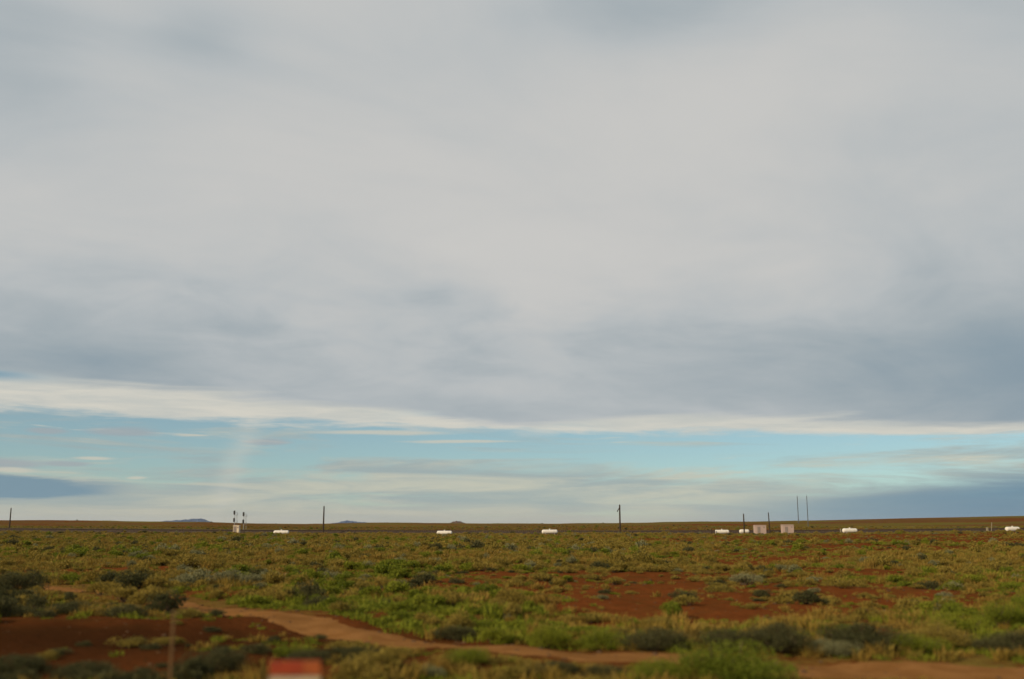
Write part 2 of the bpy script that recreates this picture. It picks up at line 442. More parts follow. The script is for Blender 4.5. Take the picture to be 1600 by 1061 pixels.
# ================================================================== railway across the plain
RY = 302.0
xs = np.linspace(-1000, 1000, 401); hz = H(xs, np.full_like(xs, RY))
hz = np.convolve(np.pad(hz, 10, 'edge'), np.ones(21)/21, 'valid')
def railz(x): return float(np.interp(x, xs, hz))
v, f = [], []
for i, x in enumerate(xs):
    for dy_, dz_ in ((-3.4, -.5), (-1.8, .85), (1.8, .85), (3.4, -.5)): v.append((x, RY+dy_, hz[i]+dz_))
for i in range(len(xs)-1):
    for k in range(3): b = i*4+k; f.append((b, b+4, b+5, b+1))
bed = tag(mesh_obj('railway_bed', v, f, 'ballast'), 'dark railway embankment crossing the plain below the horizon', kind='structure')
for s in (-.75, .75):
    v, f = [], []
    for i, x in enumerate(xs):
        for a, c in ((-.04, 1.02), (.04, 1.02), (.04, 1.18), (-.04, 1.18)): v.append((x, RY+s+a, hz[i]+c))
    for i in range(len(xs)-1):
        for k in range(4): b = i*4; f.append((b+k, b+(k+1) % 4, b+4+(k+1) % 4, b+4+k))
    mesh_obj('rail', v, f, 'rail_steel', bed)
sl = MB()
for x in np.arange(-260, 260, .6): sl.box(x, RY, railz(x)+.93, .23, 2.5, .2)
tag(sl.build('sleepers', 'sleeper_wood', bed), kind='stuff')

# ================================================================== things along the line
def tank(x, y, L, D, label, rz=0):
    t = empty('storage_tank', (x, y, H1(x, y)), rz); r = D/2; cz = r+.28
    prof = [(-L/2, .01)] + [(-L/2+r*.75*(1-math.cos(w)), r*math.sin(w)) for w in np.linspace(.25, 1.57, 6)]
    prof += [(-q, rr) for q, rr in reversed(prof)]
    MB().lathe_x(prof, cz, 24).build('shell', 'tank_white', t, True)
    dome = MB().tube((0, 0, cz+r-.04), (0, 0, cz+r+.20), .19, .19, 14).tube((0, 0, cz+r+.20), (0, 0, cz+r+.26), .20, .12, 14).build('valve_dome', 'tank_white', t)
    MB().tube((.45, 0, cz+r-.04), (.45, 0, cz+r+.14), .04, .04, 8).build('relief_valve', 'signal_alu', t)
    for s in (-1, 1):
        MB().box(s*L*.28, 0, .19, .22, D*.8, .48).build('saddle', 'concrete', t)
    return tag(t, label, 'tank', 'white tanks standing in front of the railway line')
tank(-62.79, 276, 4.2, 1.05, 'white tank between the small hut and the plain pole', .05)
tank(-18.57, 279, 4.3, 1.08, 'white tank in the middle gap, right of the tiny butte', -.04)
tank(10.31, 277, 4.4, 1.15, 'white tank left of the pole with a drooping crossarm', .1)
tank(58.99, 285, 4.2, 1.15, 'white tank just left of the short tank behind a pole', .06)
tank(65.98, 288, 2.9, 1.15, 'short white tank half hidden by a thin pole', .06)
tank(95.30, 286, 4.4, 1.3, 'white tank right of the two thin tall masts', .12)
tank(142.71, 289, 4.4, 1.35, 'white tank near the right edge of the photo', .16)

def hut(x, y, w, d, h, mat, label, rz=0, steps=False):
    t = empty('equipment_hut', (x, y, H1(x, y)), rz)
    MB().box(0, 0, .1, w+.2, d+.2, .4).build('foundation', 'concrete', t)
    MB().box(0, 0, .3+h/2, w, d, h).build('wall', mat, t)
    MB().box(0, 0, .3+h+.06, w+.16, d+.16, .12).box(0, 0, .3+h+.15, w+.02, d+.02, .06, .9).build('roof', mat, t)
    dr = MB().box(-w*.18, -d/2-.02, .3+.98, .85, .04, 1.9).build('door', 'hut_trim', t)
    MB().box(-w*.18+.32, -d/2-.06, 1.3, .05, .05, .16).build('handle', 'signal_black', dr)
    MB().box(w*.3, -d/2-.02, .3+h*.78, .4, .04, .3).build('vent', 'hut_trim', t)
    if steps: MB().box(-w*.18-.3, -d/2-.55, .1, 1.3, .8, .35).build('step', 'post_tan', t)
    return tag(t, label, 'hut', 'equipment huts along the railway line')
hut(-79.06, 291, 1.65, 1.5, 2.05, 'hut_white', 'narrow cream hut below the paired signal masts', 0, True)
hut(71.65, 293, 3.1, 2.4, 2.25, 'hut_pinkish', 'pinkish grey hut on the left of the pair, beside the thin pole')
hut(79.60, 293, 3.1, 2.4, 2.35, 'hut_pinkish', 'pinkish grey hut on the right of the pair, left of two tall masts')

def pole(x, y, h, r, label, arm=None, lean=0, cat='pole', rz=0, name='utility_pole'):
    t = empty(name, (x, y, H1(x, y)-.1), rz); t.rotation_euler.y = lean
    MB().tube((0, 0, -.3), (0, 0, h), r*1.15, r*.8, 10).build('shaft', 'pole_wood', t)
    MB().tube((0, 0, h), (0, 0, h+.22), .07, .05, 8).build('insulator', 'signal_black', t)
    if arm:
        a = MB(); dxx, dzz = arm
        a.v = []; MB.tube(a, (-dxx, -.16, h-1.6-dzz), (dxx*.25, -.16, h-.3+dzz*.15), .11, .11, 6)
        c = a.build('crossarm', 'pole_wood', t)
        for k in (.1, .9):
            q = Vector((-dxx, -.16, h-1.6-dzz)).lerp(Vector((dxx*.25, -.16, h-.3+dzz*.15)), k)
            MB().tube(q, q+Vector((0, 0, .35)), .07, .05, 8).build('insulator', 'signal_black', c)
    return tag(t, label, cat, 'wooden poles along the railway line')
pole(-151.80, 306, 7.1, .20, 'thin dark pole near the left edge of the photo', lean=.0)
pole(-55.11, 296, 8.2, .22, 'plain dark pole alone left of the low blue hill')
pole(29.97, 281, 8.2, .24, 'dark pole with a drooping crossarm right of centre', arm=(.75, .35))
pole(64.83, 283, 6.0, .20, 'short dark pole standing in front of the short tank')
pole(75.54, 297, 6.3, .17, 'slim dark pole between the two pinkish huts', lean=-.03)

def mast(x, y, h, r, label):
    t = empty('radio_mast', (x, y, H1(x, y)-.3))
    b = MB(); n = int(h/2.5)
    for i in range(3):
        w = 2.1*i; b.tube((r*math.cos(w), r*math.sin(w), 0), (r*math.cos(w)*.6, r*math.sin(w)*.6, h), r*.45, r*.35, 6)
    tag(b.build('lattice_legs', 'mast_steel', t), kind='stuff')
    c = MB()
    for k in range(n):
        z = (k+.5)*h/n
        for i in range(3):
            w, w2 = 2.1*i, 2.1*(i+1)
            c.tube((r*math.cos(w)*.9, r*math.sin(w)*.9, z), (r*math.cos(w2)*.9, r*math.sin(w2)*.9, z+h/n*.5), r*.15, r*.15, 5)
    tag(c.build('lattice_bracing', 'mast_steel', t), kind='stuff')
    MB().tube((0, 0, h-.2), (0, 0, h+h*.06), r*.3, r*.15, 6).build('antenna', 'mast_steel', t)
    return tag(t, label, 'mast', 'tall thin masts behind the railway line')
mast(396.82, 1402, 37, .50, 'taller thin mast, the left one of the two on the right skyline')
mast(211.14, 722, 22.5, .25, 'thin mast, the right one of the two tall masts on the right')

def signal(x, y, h, label):
    t = empty('railway_signal', (x, y, H1(x, y)))
    MB().box(0, 0, .2, .6, .6, .5).build('base', 'concrete', t)
    MB().tube((0, 0, .4), (0, 0, h), .09, .07, 10).build('mast', 'signal_alu', t)
    lad = MB()
    for s in (-.18, .18): lad.tube((.62+s, .25, .4), (.55+s, .25, h-.4), .025, .025, 5)
    for z in np.arange(.6, h-.5, .35): lad.tube((.42, .25, z), (.80, .25, z), .018, .018, 5)
    lad.build('ladder', 'signal_alu', t)
    for z in (h-.65, h-2.85):
        hd = MB(); n = 12; b = 0
        pts = [(.30*math.cos(w), z+(.35 if math.sin(w) > 0 else -.35)+.30*math.sin(w)) for w in np.linspace(0, 2*math.pi, n, endpoint=False)]
        hd.v = [(a-.1, -.22, c) for a, c in pts]+[(a-.1, -.17, c) for a, c in pts]
        hd.f = [tuple(range(n)), tuple(reversed(range(n, 2*n)))]+[(i, n+i, n+(i+1) % n, (i+1) % n) for i in range(n)]
        head = hd.build('signal_head', 'signal_black', t)
        for dz_ in (-.33, 0, .33): MB().tube((-.1, -.225, z+dz_), (-.1, -.48, z+dz_+.03), .115, .12, 10).build('hood', 'signal_black', head)
        MB().box(.45, .1, z-.75, .75, .7, .06).box(.8, .1, z-.2, .04, .7, .04).box(.8, -.22, z-.47, .04, .04, .56).box(.8, .42, z-.47, .04, .04, .56).build('platform', 'signal_alu', t)
    return tag(t, label, 'signal', 'railway signals beside the cream hut')
signal(-84.46, 308, 6.9, 'railway signal mast with two heads, directly above the cream hut')
signal(-81.64, 308, 6.6, 'railway signal mast with two heads, right of its twin')

def post(x, y, h, w, mat, label, lean=0, group=None):
    t = empty('marker_post', (x, y, H1(x, y))); t.rotation_euler.y = lean
    MB().box(0, 0, h/2-.15, w, w*.8, h+.3).build('shaft', mat, t)
    MB().box(0, 0, h+.03, w*1.15, w*.95, .06, .6).build('cap', mat, t)
    return tag(t, label, 'post', group)
post(55.33, 281, 1.7, .22, 'pole_wood', 'short dark post left of the white tank pair')
post(56.81, 284, 1.5, .2, 'pole_wood', 'short dark post touching the left end of a white tank')
post(94.95, 293, 1.35, .26, 'post_pale', 'pale stub post just left of the white tank right of the masts')
post(137.39, 293, 1.5, .5, 'post_pale', 'squat pale post left of the rightmost tank')
post(139.92, 296, 2.9, .17, 'post_pale', 'thin pale leaning post left of the rightmost tank', .12)

# near the camera: thin post added for a faint window-reflection streak, and a red topped marker board
p_ = post(-4.80, 14.6, 1.90, .038, 'post_tan', 'thin tan post added for a faint streak at lower left')
sx_, sy_ = -2.15, 10.3; sgz = H1(sx_, sy_)
sg = empty('marker_board', (sx_, sy_, sgz-.07), .06)
MB().box(0, .03, .78, .09, .05, 1.86).build('post', 'post_tan', sg)
MB().box(0, 0, 1.36, .50, .022, .72).build('panel', 'sign_white', sg)
MB().box(-.085, -.004, 1.805, .33, .03, .13).build('red_band', 'sign_red', sg)
MB().box(.165, -.004, 1.805, .17, .03, .13).build('orange_band', 'sign_orange', sg)
for zz in (1.1, 1.62): MB().tube((0, -.02, zz), (0, -.01, zz), .012, .012, 8).build('bolt', 'signal_alu', sg)
tag(sg, 'off white marker board with a red and orange top band at the bottom edge', 'sign')

# ================================================================== vegetation
def leaf_mesh(name, seed, n, leaf, mat, lobes=9, flat=.75, wild=.5):
    r = np.random.default_rng(seed)
    c = np.zeros((lobes, 3)); a = r.uniform(0, 2*np.pi, lobes); d = np.sqrt(r.random(lobes))*.34
    c[:, 0] = d*np.cos(a); c[:, 1] = d*np.sin(a); c[:, 2] = r.uniform(.10, .47, lobes)*(1-.5*d/.34)+.04
    rr = r.uniform(.09, .25, lobes)
    k = r.integers(0, lobes, n)
    u = r.normal(size=(n, 3)); u[:, 2] = np.abs(u[:, 2])*.95-.38; u /= np.linalg.norm(u, axis=1)[:, None]
    rad_ = rr[k]*np.where(r.random(n) < .72, r.uniform(.82, 1.12, n), r.uniform(.3, .9, n))
    rad_ *= np.where(r.random(n) < .11, r.uniform(1.05, 1.6, n), 1)
    P = c[k]+u*rad_[:, None]; P[:, 2] = np.maximum(P[:, 2]*1.0, .015)
    ax = u*.7+np.array([0, 0, .55])+r.normal(size=(n, 3))*wild; ax /= np.linalg.norm(ax, axis=1)[:, None]
    sd_ = np.cross(ax, r.normal(size=(n, 3))); sd_ /= np.linalg.norm(sd_, axis=1)[:, None]
    L = leaf*r.uniform(.7, 1.5, n)[:, None]; W = L*r.uniform(.35, .6, n)[:, None]
    v = np.stack([P-ax*L*.5, P+sd_*W*.5, P+ax*L*.5, P-sd_*W*.5], 1).reshape(-1, 3); v[:, 2] *= flat/.6
    f = np.arange(4*n).reshape(n, 4)
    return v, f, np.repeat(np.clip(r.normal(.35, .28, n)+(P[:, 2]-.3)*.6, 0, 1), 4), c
def stem_geo(c, seed):
    b = MB(); r = random.Random(seed)
    for q in c:
        b.tube((q[0]*.12, q[1]*.12, -.04), (q[0]*.8, q[1]*.8, q[2]*.7), .018, .009, 4)
        b.tube((q[0]*.8, q[1]*.8, q[2]*.7), (q[0]*1.1+r.uniform(-.05, .05), q[1]*1.1+r.uniform(-.05, .05), q[2]+.12), .009, .004, 3)
    return b.v, b.f
def mk_mesh(name, v, f, tint, mats, midx=None):
    me = bpy.data.meshes.new(name); me.from_pydata(np.asarray(v).tolist(), [], [tuple(q) for q in f]); me.update()
    for q in mats: me.materials.append(MATS[q])
    me.attributes.new('tint', 'FLOAT', 'POINT').data.foreach_set('value', np.asarray(tint, np.float32))
    if midx is not None: me.polygons.foreach_set('material_index', midx)
    return me
KINDS = {'silver': dict(mat='leaf_silver', flat=.62, wild=.45, lobes=11), 'olive': dict(mat='leaf_olive', flat=.58, wild=.55, lobes=10),
         'green': dict(mat='leaf_green', flat=.56, wild=.6, lobes=9), 'dark': dict(mat='leaf_dark', flat=.66, wild=.5, lobes=12)}
NVAR = 3
XL = {}
HI, MID, LOW = {}, {}, {}                                # foliage + stems apart / one mesh / far mesh
for ki, (kn, kd) in enumerate(KINDS.items()):
    for v_ in range(NVAR):
        sdd = 100*ki+v_
        v, f, tn, c = leaf_mesh(kn, sdd, 4200, .040, kd['mat'], kd['lobes']+3, kd['flat'], kd['wild'])
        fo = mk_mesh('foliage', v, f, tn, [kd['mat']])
        sv_, sf_ = stem_geo(c, sdd); st = mk_mesh('stems', sv_, sf_, np.zeros(len(sv_)), ['stem_wood'])
        HI[kn, v_] = (fo, st)
        v, f, tn, c = leaf_mesh(kn, sdd+77, 15000, .021, kd['mat'], kd['lobes']+12, kd['flat'], kd['wild'])
        fo = mk_mesh('foliage', v, f, tn, [kd['mat']]); sv_, sf_ = stem_geo(c, sdd+77)
        XL[kn, v_] = (fo, mk_mesh('stems', sv_, sf_, np.zeros(len(sv_)), ['stem_wood']))
        v, f, tn, c = leaf_mesh(kn, sdd+31, 1500, .062, kd['mat'], kd['lobes'], kd['flat'], kd['wild'])
        sv_, sf_ = stem_geo(c, sdd+31); nv = len(v)
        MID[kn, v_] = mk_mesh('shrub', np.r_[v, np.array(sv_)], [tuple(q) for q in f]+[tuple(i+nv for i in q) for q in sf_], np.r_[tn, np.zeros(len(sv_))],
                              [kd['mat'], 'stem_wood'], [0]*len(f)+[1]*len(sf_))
        v, f, tn, c = leaf_mesh(kn, sdd+57, 420, .115, kd['mat'], kd['lobes'], kd['flat'], kd['wild'])
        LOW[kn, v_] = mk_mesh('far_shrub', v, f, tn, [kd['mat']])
def tuft_mesh(seed, n, mat, hgt, spread):
    r = np.random.default_rng(seed); v, f, tn = [], [], []
    for i in range(n):
        a = r.uniform(0, 6.28); d = math.sqrt(r.random())*spread*.5; bx, by = d*math.cos(a), d*math.sin(a)
        h = hgt*r.uniform(.5, 1.1); ln = r.uniform(.1, .65)*h; a2 = a+r.normal()*.7; w = .011*r.uniform(.7, 1.5)
        sx, sy = -math.sin(a2)*w, math.cos(a2)*w; b = len(v)
        mx, my = bx+math.cos(a2)*ln*.35, by+math.sin(a2)*ln*.35; tx, ty = bx+math.cos(a2)*ln, by+math.sin(a2)*ln
        v += [(bx-sx, by-sy, -.02), (bx+sx, by+sy, -.02), (mx+sx, my+sy, h*.6), (mx-sx, my-sy, h*.6), (tx, ty, h)]
        f += [(b, b+1, b+2, b+3), (b+3, b+2, b+4)]; tn += [r.random()*.5]*2+[r.random()]*3
    return mk_mesh('grass_tuft', v, f, tn, [mat])
TUFT = [tuft_mesh(900+i, 70, mt, h, s) for i, (mt, h, s) in enumerate((('leaf_straw', .42, .45), ('leaf_straw', .30, .6), ('leaf_olive', .34, .5), ('leaf_olive', .26, .7), ('leaf_green', .28, .55), ('leaf_green', .2, .8)))]

# ---- the shrubs that stand out in the photograph, each with a label of its own: x, y, kind, width, height, label
NAMED = [
 (4.4, 21.2, 'green', 3.3, .78, 'large bright green bush on the near side of the trail, right of centre'),
 (3.0, 21.0, 'green', 1.5, .45, 'mid sized green bush hugging the left flank of the large bright one'),
 (-21.6, 45.0, 'dark', 3.0, 1.25, 'large dark bush at the left edge beside the pale trail patch'),
 (-17.5, 47.6, 'dark', 2.4, 1.05, 'rounded dark bush right of the pale trail patch at left'),
 (-12.3, 36.6, 'dark', 1.7, .85, 'upright dark bush where the trail emerges at left'),
 (-13.6, 38.4, 'olive', 2.0, 1.0, 'olive bush behind the upright dark bush at left'),
 (-15.6, 41.6, 'olive', 1.9, .75, 'olive bush hiding the trail left of the upright dark bush'),
 (-17.6, 44.0, 'olive', 1.8, .7, 'olive bush in front of the rounded dark bush at left'),
 (-15.2, 54.5, 'silver', 2.0, .9, 'silvery blue sagebrush, left one of the silver trio'),
 (-13.4, 53.0, 'silver', 1.7, .8, 'silvery blue sagebrush, nearest of the silver trio'),
 (-13.5, 57.0, 'silver', 1.9, .85, 'silvery blue sagebrush, farthest of the silver trio'),
 (-7.1, 38.2, 'dark', 1.5, .55, 'low dark bush just beyond the trail bend'),
 (-16.9, 35.0, 'dark', 2.2, .6, 'dark green low bush, leftmost of the row by the red dirt'),
 (-14.9, 34.6, 'dark', 2.2, .55, 'dark green low bush, middle of the row by the red dirt'),
 (-12.9, 34.2, 'dark', 1.7, .5, 'dark low bush, rightmost of the row by the red dirt'),
 (-16.0, 31.0, 'green', 1.6, .5, 'low green bush near the left edge on the red dirt'),
 (-10.6, 21.9, 'dark', 1.9, .5, 'dusky green bush at the bottom left corner'),
 (-8.9, 21.6, 'dark', 1.5, .45, 'dark bush at the bottom edge left of the thin post'),
 (-6.2, 21.9, 'dark', 1.5, .6, 'dusky green bush at the bottom edge right of the thin post'),
 (-5.1, 23.6, 'green', .9, .45, 'small yellow green bush above the marker board'),
 (-4.4, 22.2, 'dark', 1.3, .42, 'dark bush close beside the marker board'),
 (-3.2, 22.3, 'dark', 1.2, .42, 'dusky bush at the bottom edge right of the marker board'),
 (-2.7, 24.3, 'olive', 1.0, .30, 'olive bush on the near edge of the trail, left of centre'),
 (-4.1, 25.8, 'olive', 1.1, .30, 'olive bush on the near edge of the trail below its bend'),
 (-.95, 21.9, 'green', 1.2, .42, 'green bush on the near side of the trail at centre'),
 (.8, 21.5, 'dark', 1.4, .28, 'dark bush at the bottom edge just right of centre'),
 (1.9, 21.3, 'dark', 1.2, .3, 'brownish dark bush left of the large bright green one'),
 (-1.7, 29.8, 'dark', 1.7, .5, 'dark bush on the far edge of the trail, left of centre'),
 (-.5, 28.0, 'green', 1.3, .55, 'bright green bush on the far edge of the trail at centre'),
 (.9, 27.2, 'green', 1.4, .65, 'green bush on the far edge of the trail right of centre'),
 (2.3, 26.7, 'green', 1.8, .55, 'broad green bush on the far edge of the trail right of centre'),
 (3.7, 26.4, 'dark', 2.1, .7, 'tall dark bush beyond the trail above the bright green bush'),
 (4.5, 30.5, 'olive', 1.5, .65, 'olive bush at the foot of the bare red patch'),
 (5.4, 26.2, 'dark', 1.9, .62, 'dark bush, first in the thicket right of the bright green bush'),
 (6.7, 26.1, 'dark', 2.3, .78, 'dark brown bush, second in the thicket along the trail'),
 (8.0, 25.7, 'silver', 1.5, .5, 'blue grey bush low in the thicket along the trail'),
 (9.0, 26.6, 'dark', 2.6, .8, 'dark rounded bush in the middle of the thicket along the trail'),
 (10.2, 26.0, 'green', 1.8, .58, 'green bush right of the middle of the thicket'),
 (11.2, 27.1, 'olive', 2.4, .82, 'brown olive bush high in the right half of the thicket'),
 (12.6, 26.3, 'dark', 2.4, .68, 'dark bush, rightmost but one in the thicket along the trail'),
 (14.3, 26.6, 'dark', 2.4, .7, 'dark bush at the right edge of the thicket'),
 (12.9, 29.8, 'green', 2.2, .8, 'green bush behind the right end of the thicket'),
 (14.9, 31.5, 'green', 2.3, .8, 'green bush at the right edge behind the thicket'),
 (7.0, 42.0, 'dark', 1.6, .45, 'flat dark bush in the middle of the bare red patch'),
 (9.7, 47.5, 'olive', 1.8, .5, 'olive bush on the upper bare red patch'),
 (5.5, 35.6, 'green', 1.3, .7, 'yellow green bush at the lower edge of the red patch'),
 (12.6, 55.0, 'silver', 2.0, .8, 'silvery bush at the top right of the red patch'),
]
shr = []                                                 # x, y, kind, width, height, label
for q in NAMED: shr.append([*q])
taken = [(q[0], q[1], q[3]) for q in NAMED]
# ---- scattered shrubs
def pts(n, r0, r1, half):
    a = np.radians(rng.uniform(-half, half, n)); r = np.sqrt(rng.uniform(r0*r0, r1*r1, n))
    return np.c_[r*np.sin(a), r*np.cos(a)]
def patch(x, y, s, o):
    return (np.sin(x/s+o)+np.sin(y/s*.8+o*2.1)+np.sin((x*.7+y*.6)/s*1.7+o*.7)+np.sin((x-y)/s*.43+o*1.3))/4
P = np.r_[pts(110, 7, 16, 60), pts(5000, 19.5, 80, 42), pts(12500, 80, 180, 42), pts(17500, 180, 330, 42), pts(11000, 330, 900, 42)]
keep = rng.random(len(P))
b_ = bare(P[:, 0], P[:, 1]); tdp = trail_dist(P[:, 0], P[:, 1]); pa = patch(P[:, 0], P[:, 1], 9, 1.0)
ok = (keep > b_*np.where((P[:, 0] < -3) & (P[:, 1] < 34), .62, .82)) & (tdp > 1.75) & (keep < .80+.55*pa) & (np.abs(P[:, 1]-RY) > 4.5)
P, pa, b_ = P[ok], pa[ok], b_[ok]
near_named = np.zeros(len(P), bool)
for tx, ty, tw in taken: near_named |= np.hypot(P[:, 0]-tx, P[:, 1]-ty) < tw*.55
P, pa, b_ = P[~near_named], pa[~near_named], b_[~near_named]
LUSH = ((-8, 9, 66, 13), (26, 8, 58, 16), (10, 24, 104, 12), (-45, 20, 110, 18), (-2, 6, 34, 5), (60, 30, 165, 20), (-30, 40, 190, 25))
gz = np.maximum.reduce([np.exp(-(((P[:, 0]+5)/6)**2+((P[:, 1]-42)/11)**2)), np.exp(-(((P[:, 0]-17)/4)**2+((P[:, 1]-34)/9)**2)), *[.75*np.exp(-(((P[:, 0]-a)/b)**2+((P[:, 1]-c)/d)**2)) for a, b, c, d in LUSH]])
sz = np.exp(-(((P[:, 0]+14)/6)**2+((P[:, 1]-57)/9)**2))
farsh = []
for i, (x, y) in enumerate(P):
    d = math.hypot(x, y); u = rng.random(); w = float(np.clip(rng.lognormal(-.26, .42), .35, 2.0)); h = w*rng.uniform(.42, .62)
    if u < .10+.75*gz[i]: k = 'green'
    elif u < .155+.5*sz[i]+.75*gz[i]: k = 'silver'
    elif u > .93: k = 'dark'
    else: k = 'olive'
    if d < 34 and w > 1.25: w *= .75; h *= .75
    if b_[i] > .35: h *= .55; w *= .8
    ty = trail_y(x)
    if y < ty and x < -4: k = 'dark' if rng.random() < .7 else 'olive'  # mostly dark kinds here: foreground shade put into the plant colour
    if y < ty:                                           # trampled strip beside the trail carries only low growth
        hm_ = .03+.105*(ty-1.3-y)
        if hm_ < .15: continue
        if h > hm_: w *= max(.5, hm_/h); h = hm_
    elif 1 < x < 14 and 27 < y < 40: h *= .55; w *= .85
    if d > 330: w *= 1.35; h *= 1.1
    farsh.append((x, y, k, w, h))
farsh.sort(key=lambda q: -q[3]/math.hypot(q[0], q[1]))
infr = [q for q in farsh if abs(q[0]) < q[1]*.535+.4 and q[1] > 21.2]
nb_ind = 300-len(NAMED)
sel = infr[:nb_ind]; selset = set(id(q) for q in sel)
rest = [q for q in farsh if id(q) not in selset]

def zone(x, y):
    if b_[i] > .35: h *= .55; w *= .8
    ty = trail_y(x)
    if y < ty and x < -4: k = 'dark' if rng.random() < .7 else 'olive'
    if y < ty: return 'before the trail', 'left' if x < -5 else ('centre' if x < 3 else 'right')
    if y < ty+4.5: return 'beside the trail\'s far edge', 'left' if x < -8 else ('centre' if x < 5 else 'right')
    if float(bare(np.array(x), np.array(y))) > .4 and x > 0: return 'on bare red soil', 'left' if x < 6 else 'right'
    side = 'left' if x < -.18*y else ('centre' if x < .18*y else 'right')
    if y < 42: return 'in the scrub past the trail', side
    return 'in the distant scrub', side
KW = {'silver': 'silvery sagebrush', 'olive': 'olive bush', 'green': 'green bush', 'dark': 'dark bush'}
cells = {}
for q in sel:
    zt, sd_ = zone(q[0], q[1]); size = 'small' if q[3] < .85 else ('middling' if q[3] < 1.25 else 'broad')
    cells.setdefault((zt, sd_, q[2], size), []).append(q)
ORD = ['leftmost', 'second from left', 'third from left', 'fourth from left', 'fifth from left', 'sixth from left', 'seventh from left', 'eighth from left', 'ninth from left', 'tenth from left', 'eleventh from left', 'twelfth from left', 'thirteenth from left', 'fourteenth from left', 'fifteenth from left', 'sixteenth from left', 'seventeenth from left', 'eighteenth from left', 'nineteenth from left', 'twentieth from left']
for (zt, sd_, k, size), lst in cells.items():
    lst.sort(key=lambda q: q[1]); hlf = (len(lst)+1)//2
    parts_ = [('', lst)] if len(lst) <= 6 else [(', nearer ones', lst[:hlf]), (', farther ones', lst[hlf:])]
    for pt, ls in parts_:
        ls.sort(key=lambda q: q[0]/q[1])
        for i, q in enumerate(ls):
            lb = f'{size} {KW[k]} {zt}, {sd_} side{pt}'
            if len(ls) > 1: lb += ', '+ORD[min(i, 19)]
            shr.append([*q, lb])
NAMEK = {'silver': 'sagebrush', 'olive': 'olive_bush', 'green': 'green_bush', 'dark': 'dark_bush'}
for i, (x, y, k, w, h, lb) in enumerate(shr):
    z = H1(x, y)-.02; vv = int(rng.integers(0, NVAR)); rz = rng.uniform(0, 6.28)
    hk = {'silver': .62, 'olive': .58, 'green': .56, 'dark': .66}[k]
    sc = (w/1.05, w/1.05*rng.uniform(.85, 1.1), h/(hk*1.02))
    if i < len(NAMED) or w/math.hypot(x, y) > .036:
        o = empty(NAMEK[k], (x, y, z), rz); o.scale = sc
        for part, me_ in zip(('foliage', 'stems'), (XL if w/math.hypot(x, y) > .05 else HI)[k, vv]):
            link(bpy.data.objects.new(part, me_), o)
    else:
        o = link(bpy.data.objects.new(NAMEK[k], MID[k, vv])); o.location = (x, y, z); o.rotation_euler.z = rz; o.scale = sc
    tag(o, lb, 'bush', 'desert shrubs on the plain')

# ---- everything past those: scrub and grass that nobody could count, scattered by geometry nodes
def scatter(name, label, sources, P, scl, rot, idx):
    src = bpy.data.collections.new(name+'_sources')
    for i, me_ in enumerate(sources):
        src.objects.link(bpy.data.objects.new(f'{name}_source_{i:02d}', me_))
    z = H(P[:, 0], P[:, 1])-.02
    me = bpy.data.meshes.new(name); me.from_pydata(np.c_[P, z].tolist(), [], [])
    me.attributes.new('scl', 'FLOAT_VECTOR', 'POINT').data.foreach_set('vector', np.asarray(scl, np.float32).ravel())
    me.attributes.new('rot', 'FLOAT_VECTOR', 'POINT').data.foreach_set('vector', np.asarray(rot, np.float32).ravel())
    me.attributes.new('idx', 'INT', 'POINT').data.foreach_set('value', np.asarray(idx, np.int32))
    o = link(bpy.data.objects.new(name, me))
    ng = bpy.data.node_groups.new(name, 'GeometryNodeTree')
    ng.interface.new_socket('Geometry', in_out='INPUT', socket_type='NodeSocketGeometry')
    ng.interface.new_socket('Geometry', in_out='OUTPUT', socket_type='NodeSocketGeometry')
    N = ng.nodes.new; gi = N('NodeGroupInput'); go = N('NodeGroupOutput'); iop = N('GeometryNodeInstanceOnPoints'); ci = N('GeometryNodeCollectionInfo')
    ci.inputs[0].default_value = src; ci.inputs['Separate Children'].default_value = True; ci.inputs['Reset Children'].default_value = True
    def attr(n, ty):
        q = N('GeometryNodeInputNamedAttribute'); q.data_type = ty; q.inputs[0].default_value = n; return q.outputs[0]
    L = ng.links.new
    L(gi.outputs[0], iop.inputs['Points']); L(ci.outputs[0], iop.inputs['Instance']); iop.inputs['Pick Instance'].default_value = True
    L(attr('idx', 'INT'), iop.inputs['Instance Index']); L(attr('scl', 'FLOAT_VECTOR'), iop.inputs['Scale'])
    e2r = N('FunctionNodeEulerToRotation'); L(attr('rot', 'FLOAT_VECTOR'), e2r.inputs[0]); L(e2r.outputs[0], iop.inputs['Rotation'])
    L(iop.outputs[0], go.inputs[0])
    o.modifiers.new('scatter', 'NODES').node_group = ng
    return tag(o, label, 'scrub', kind='stuff')
KL = list(KINDS)
rx = np.array([(q[0], q[1]) for q in rest]); ix = []; sc_ = []
hk = {'silver': .62, 'olive': .58, 'green': .56, 'dark': .66}
srcs = [MID[k, v_] for k in KL for v_ in range(NVAR)] + [LOW[k, v_] for k in KL for v_ in range(NVAR)]
for q in rest:
    far = math.hypot(q[0], q[1]) > 110
    ix.append((12 if far else 0)+KL.index(q[2])*NVAR+int(rng.integers(0, NVAR))); sc_.append((q[3]/1.05, q[3]/1.05, q[4]/(hk[q[2]]*1.02)))
scatter('scrub', 'mass of small olive and grey scrub spread over the plain', srcs, rx, sc_, np.c_[np.zeros((len(rest), 2)), rng.uniform(0, 6.28, len(rest))], ix)

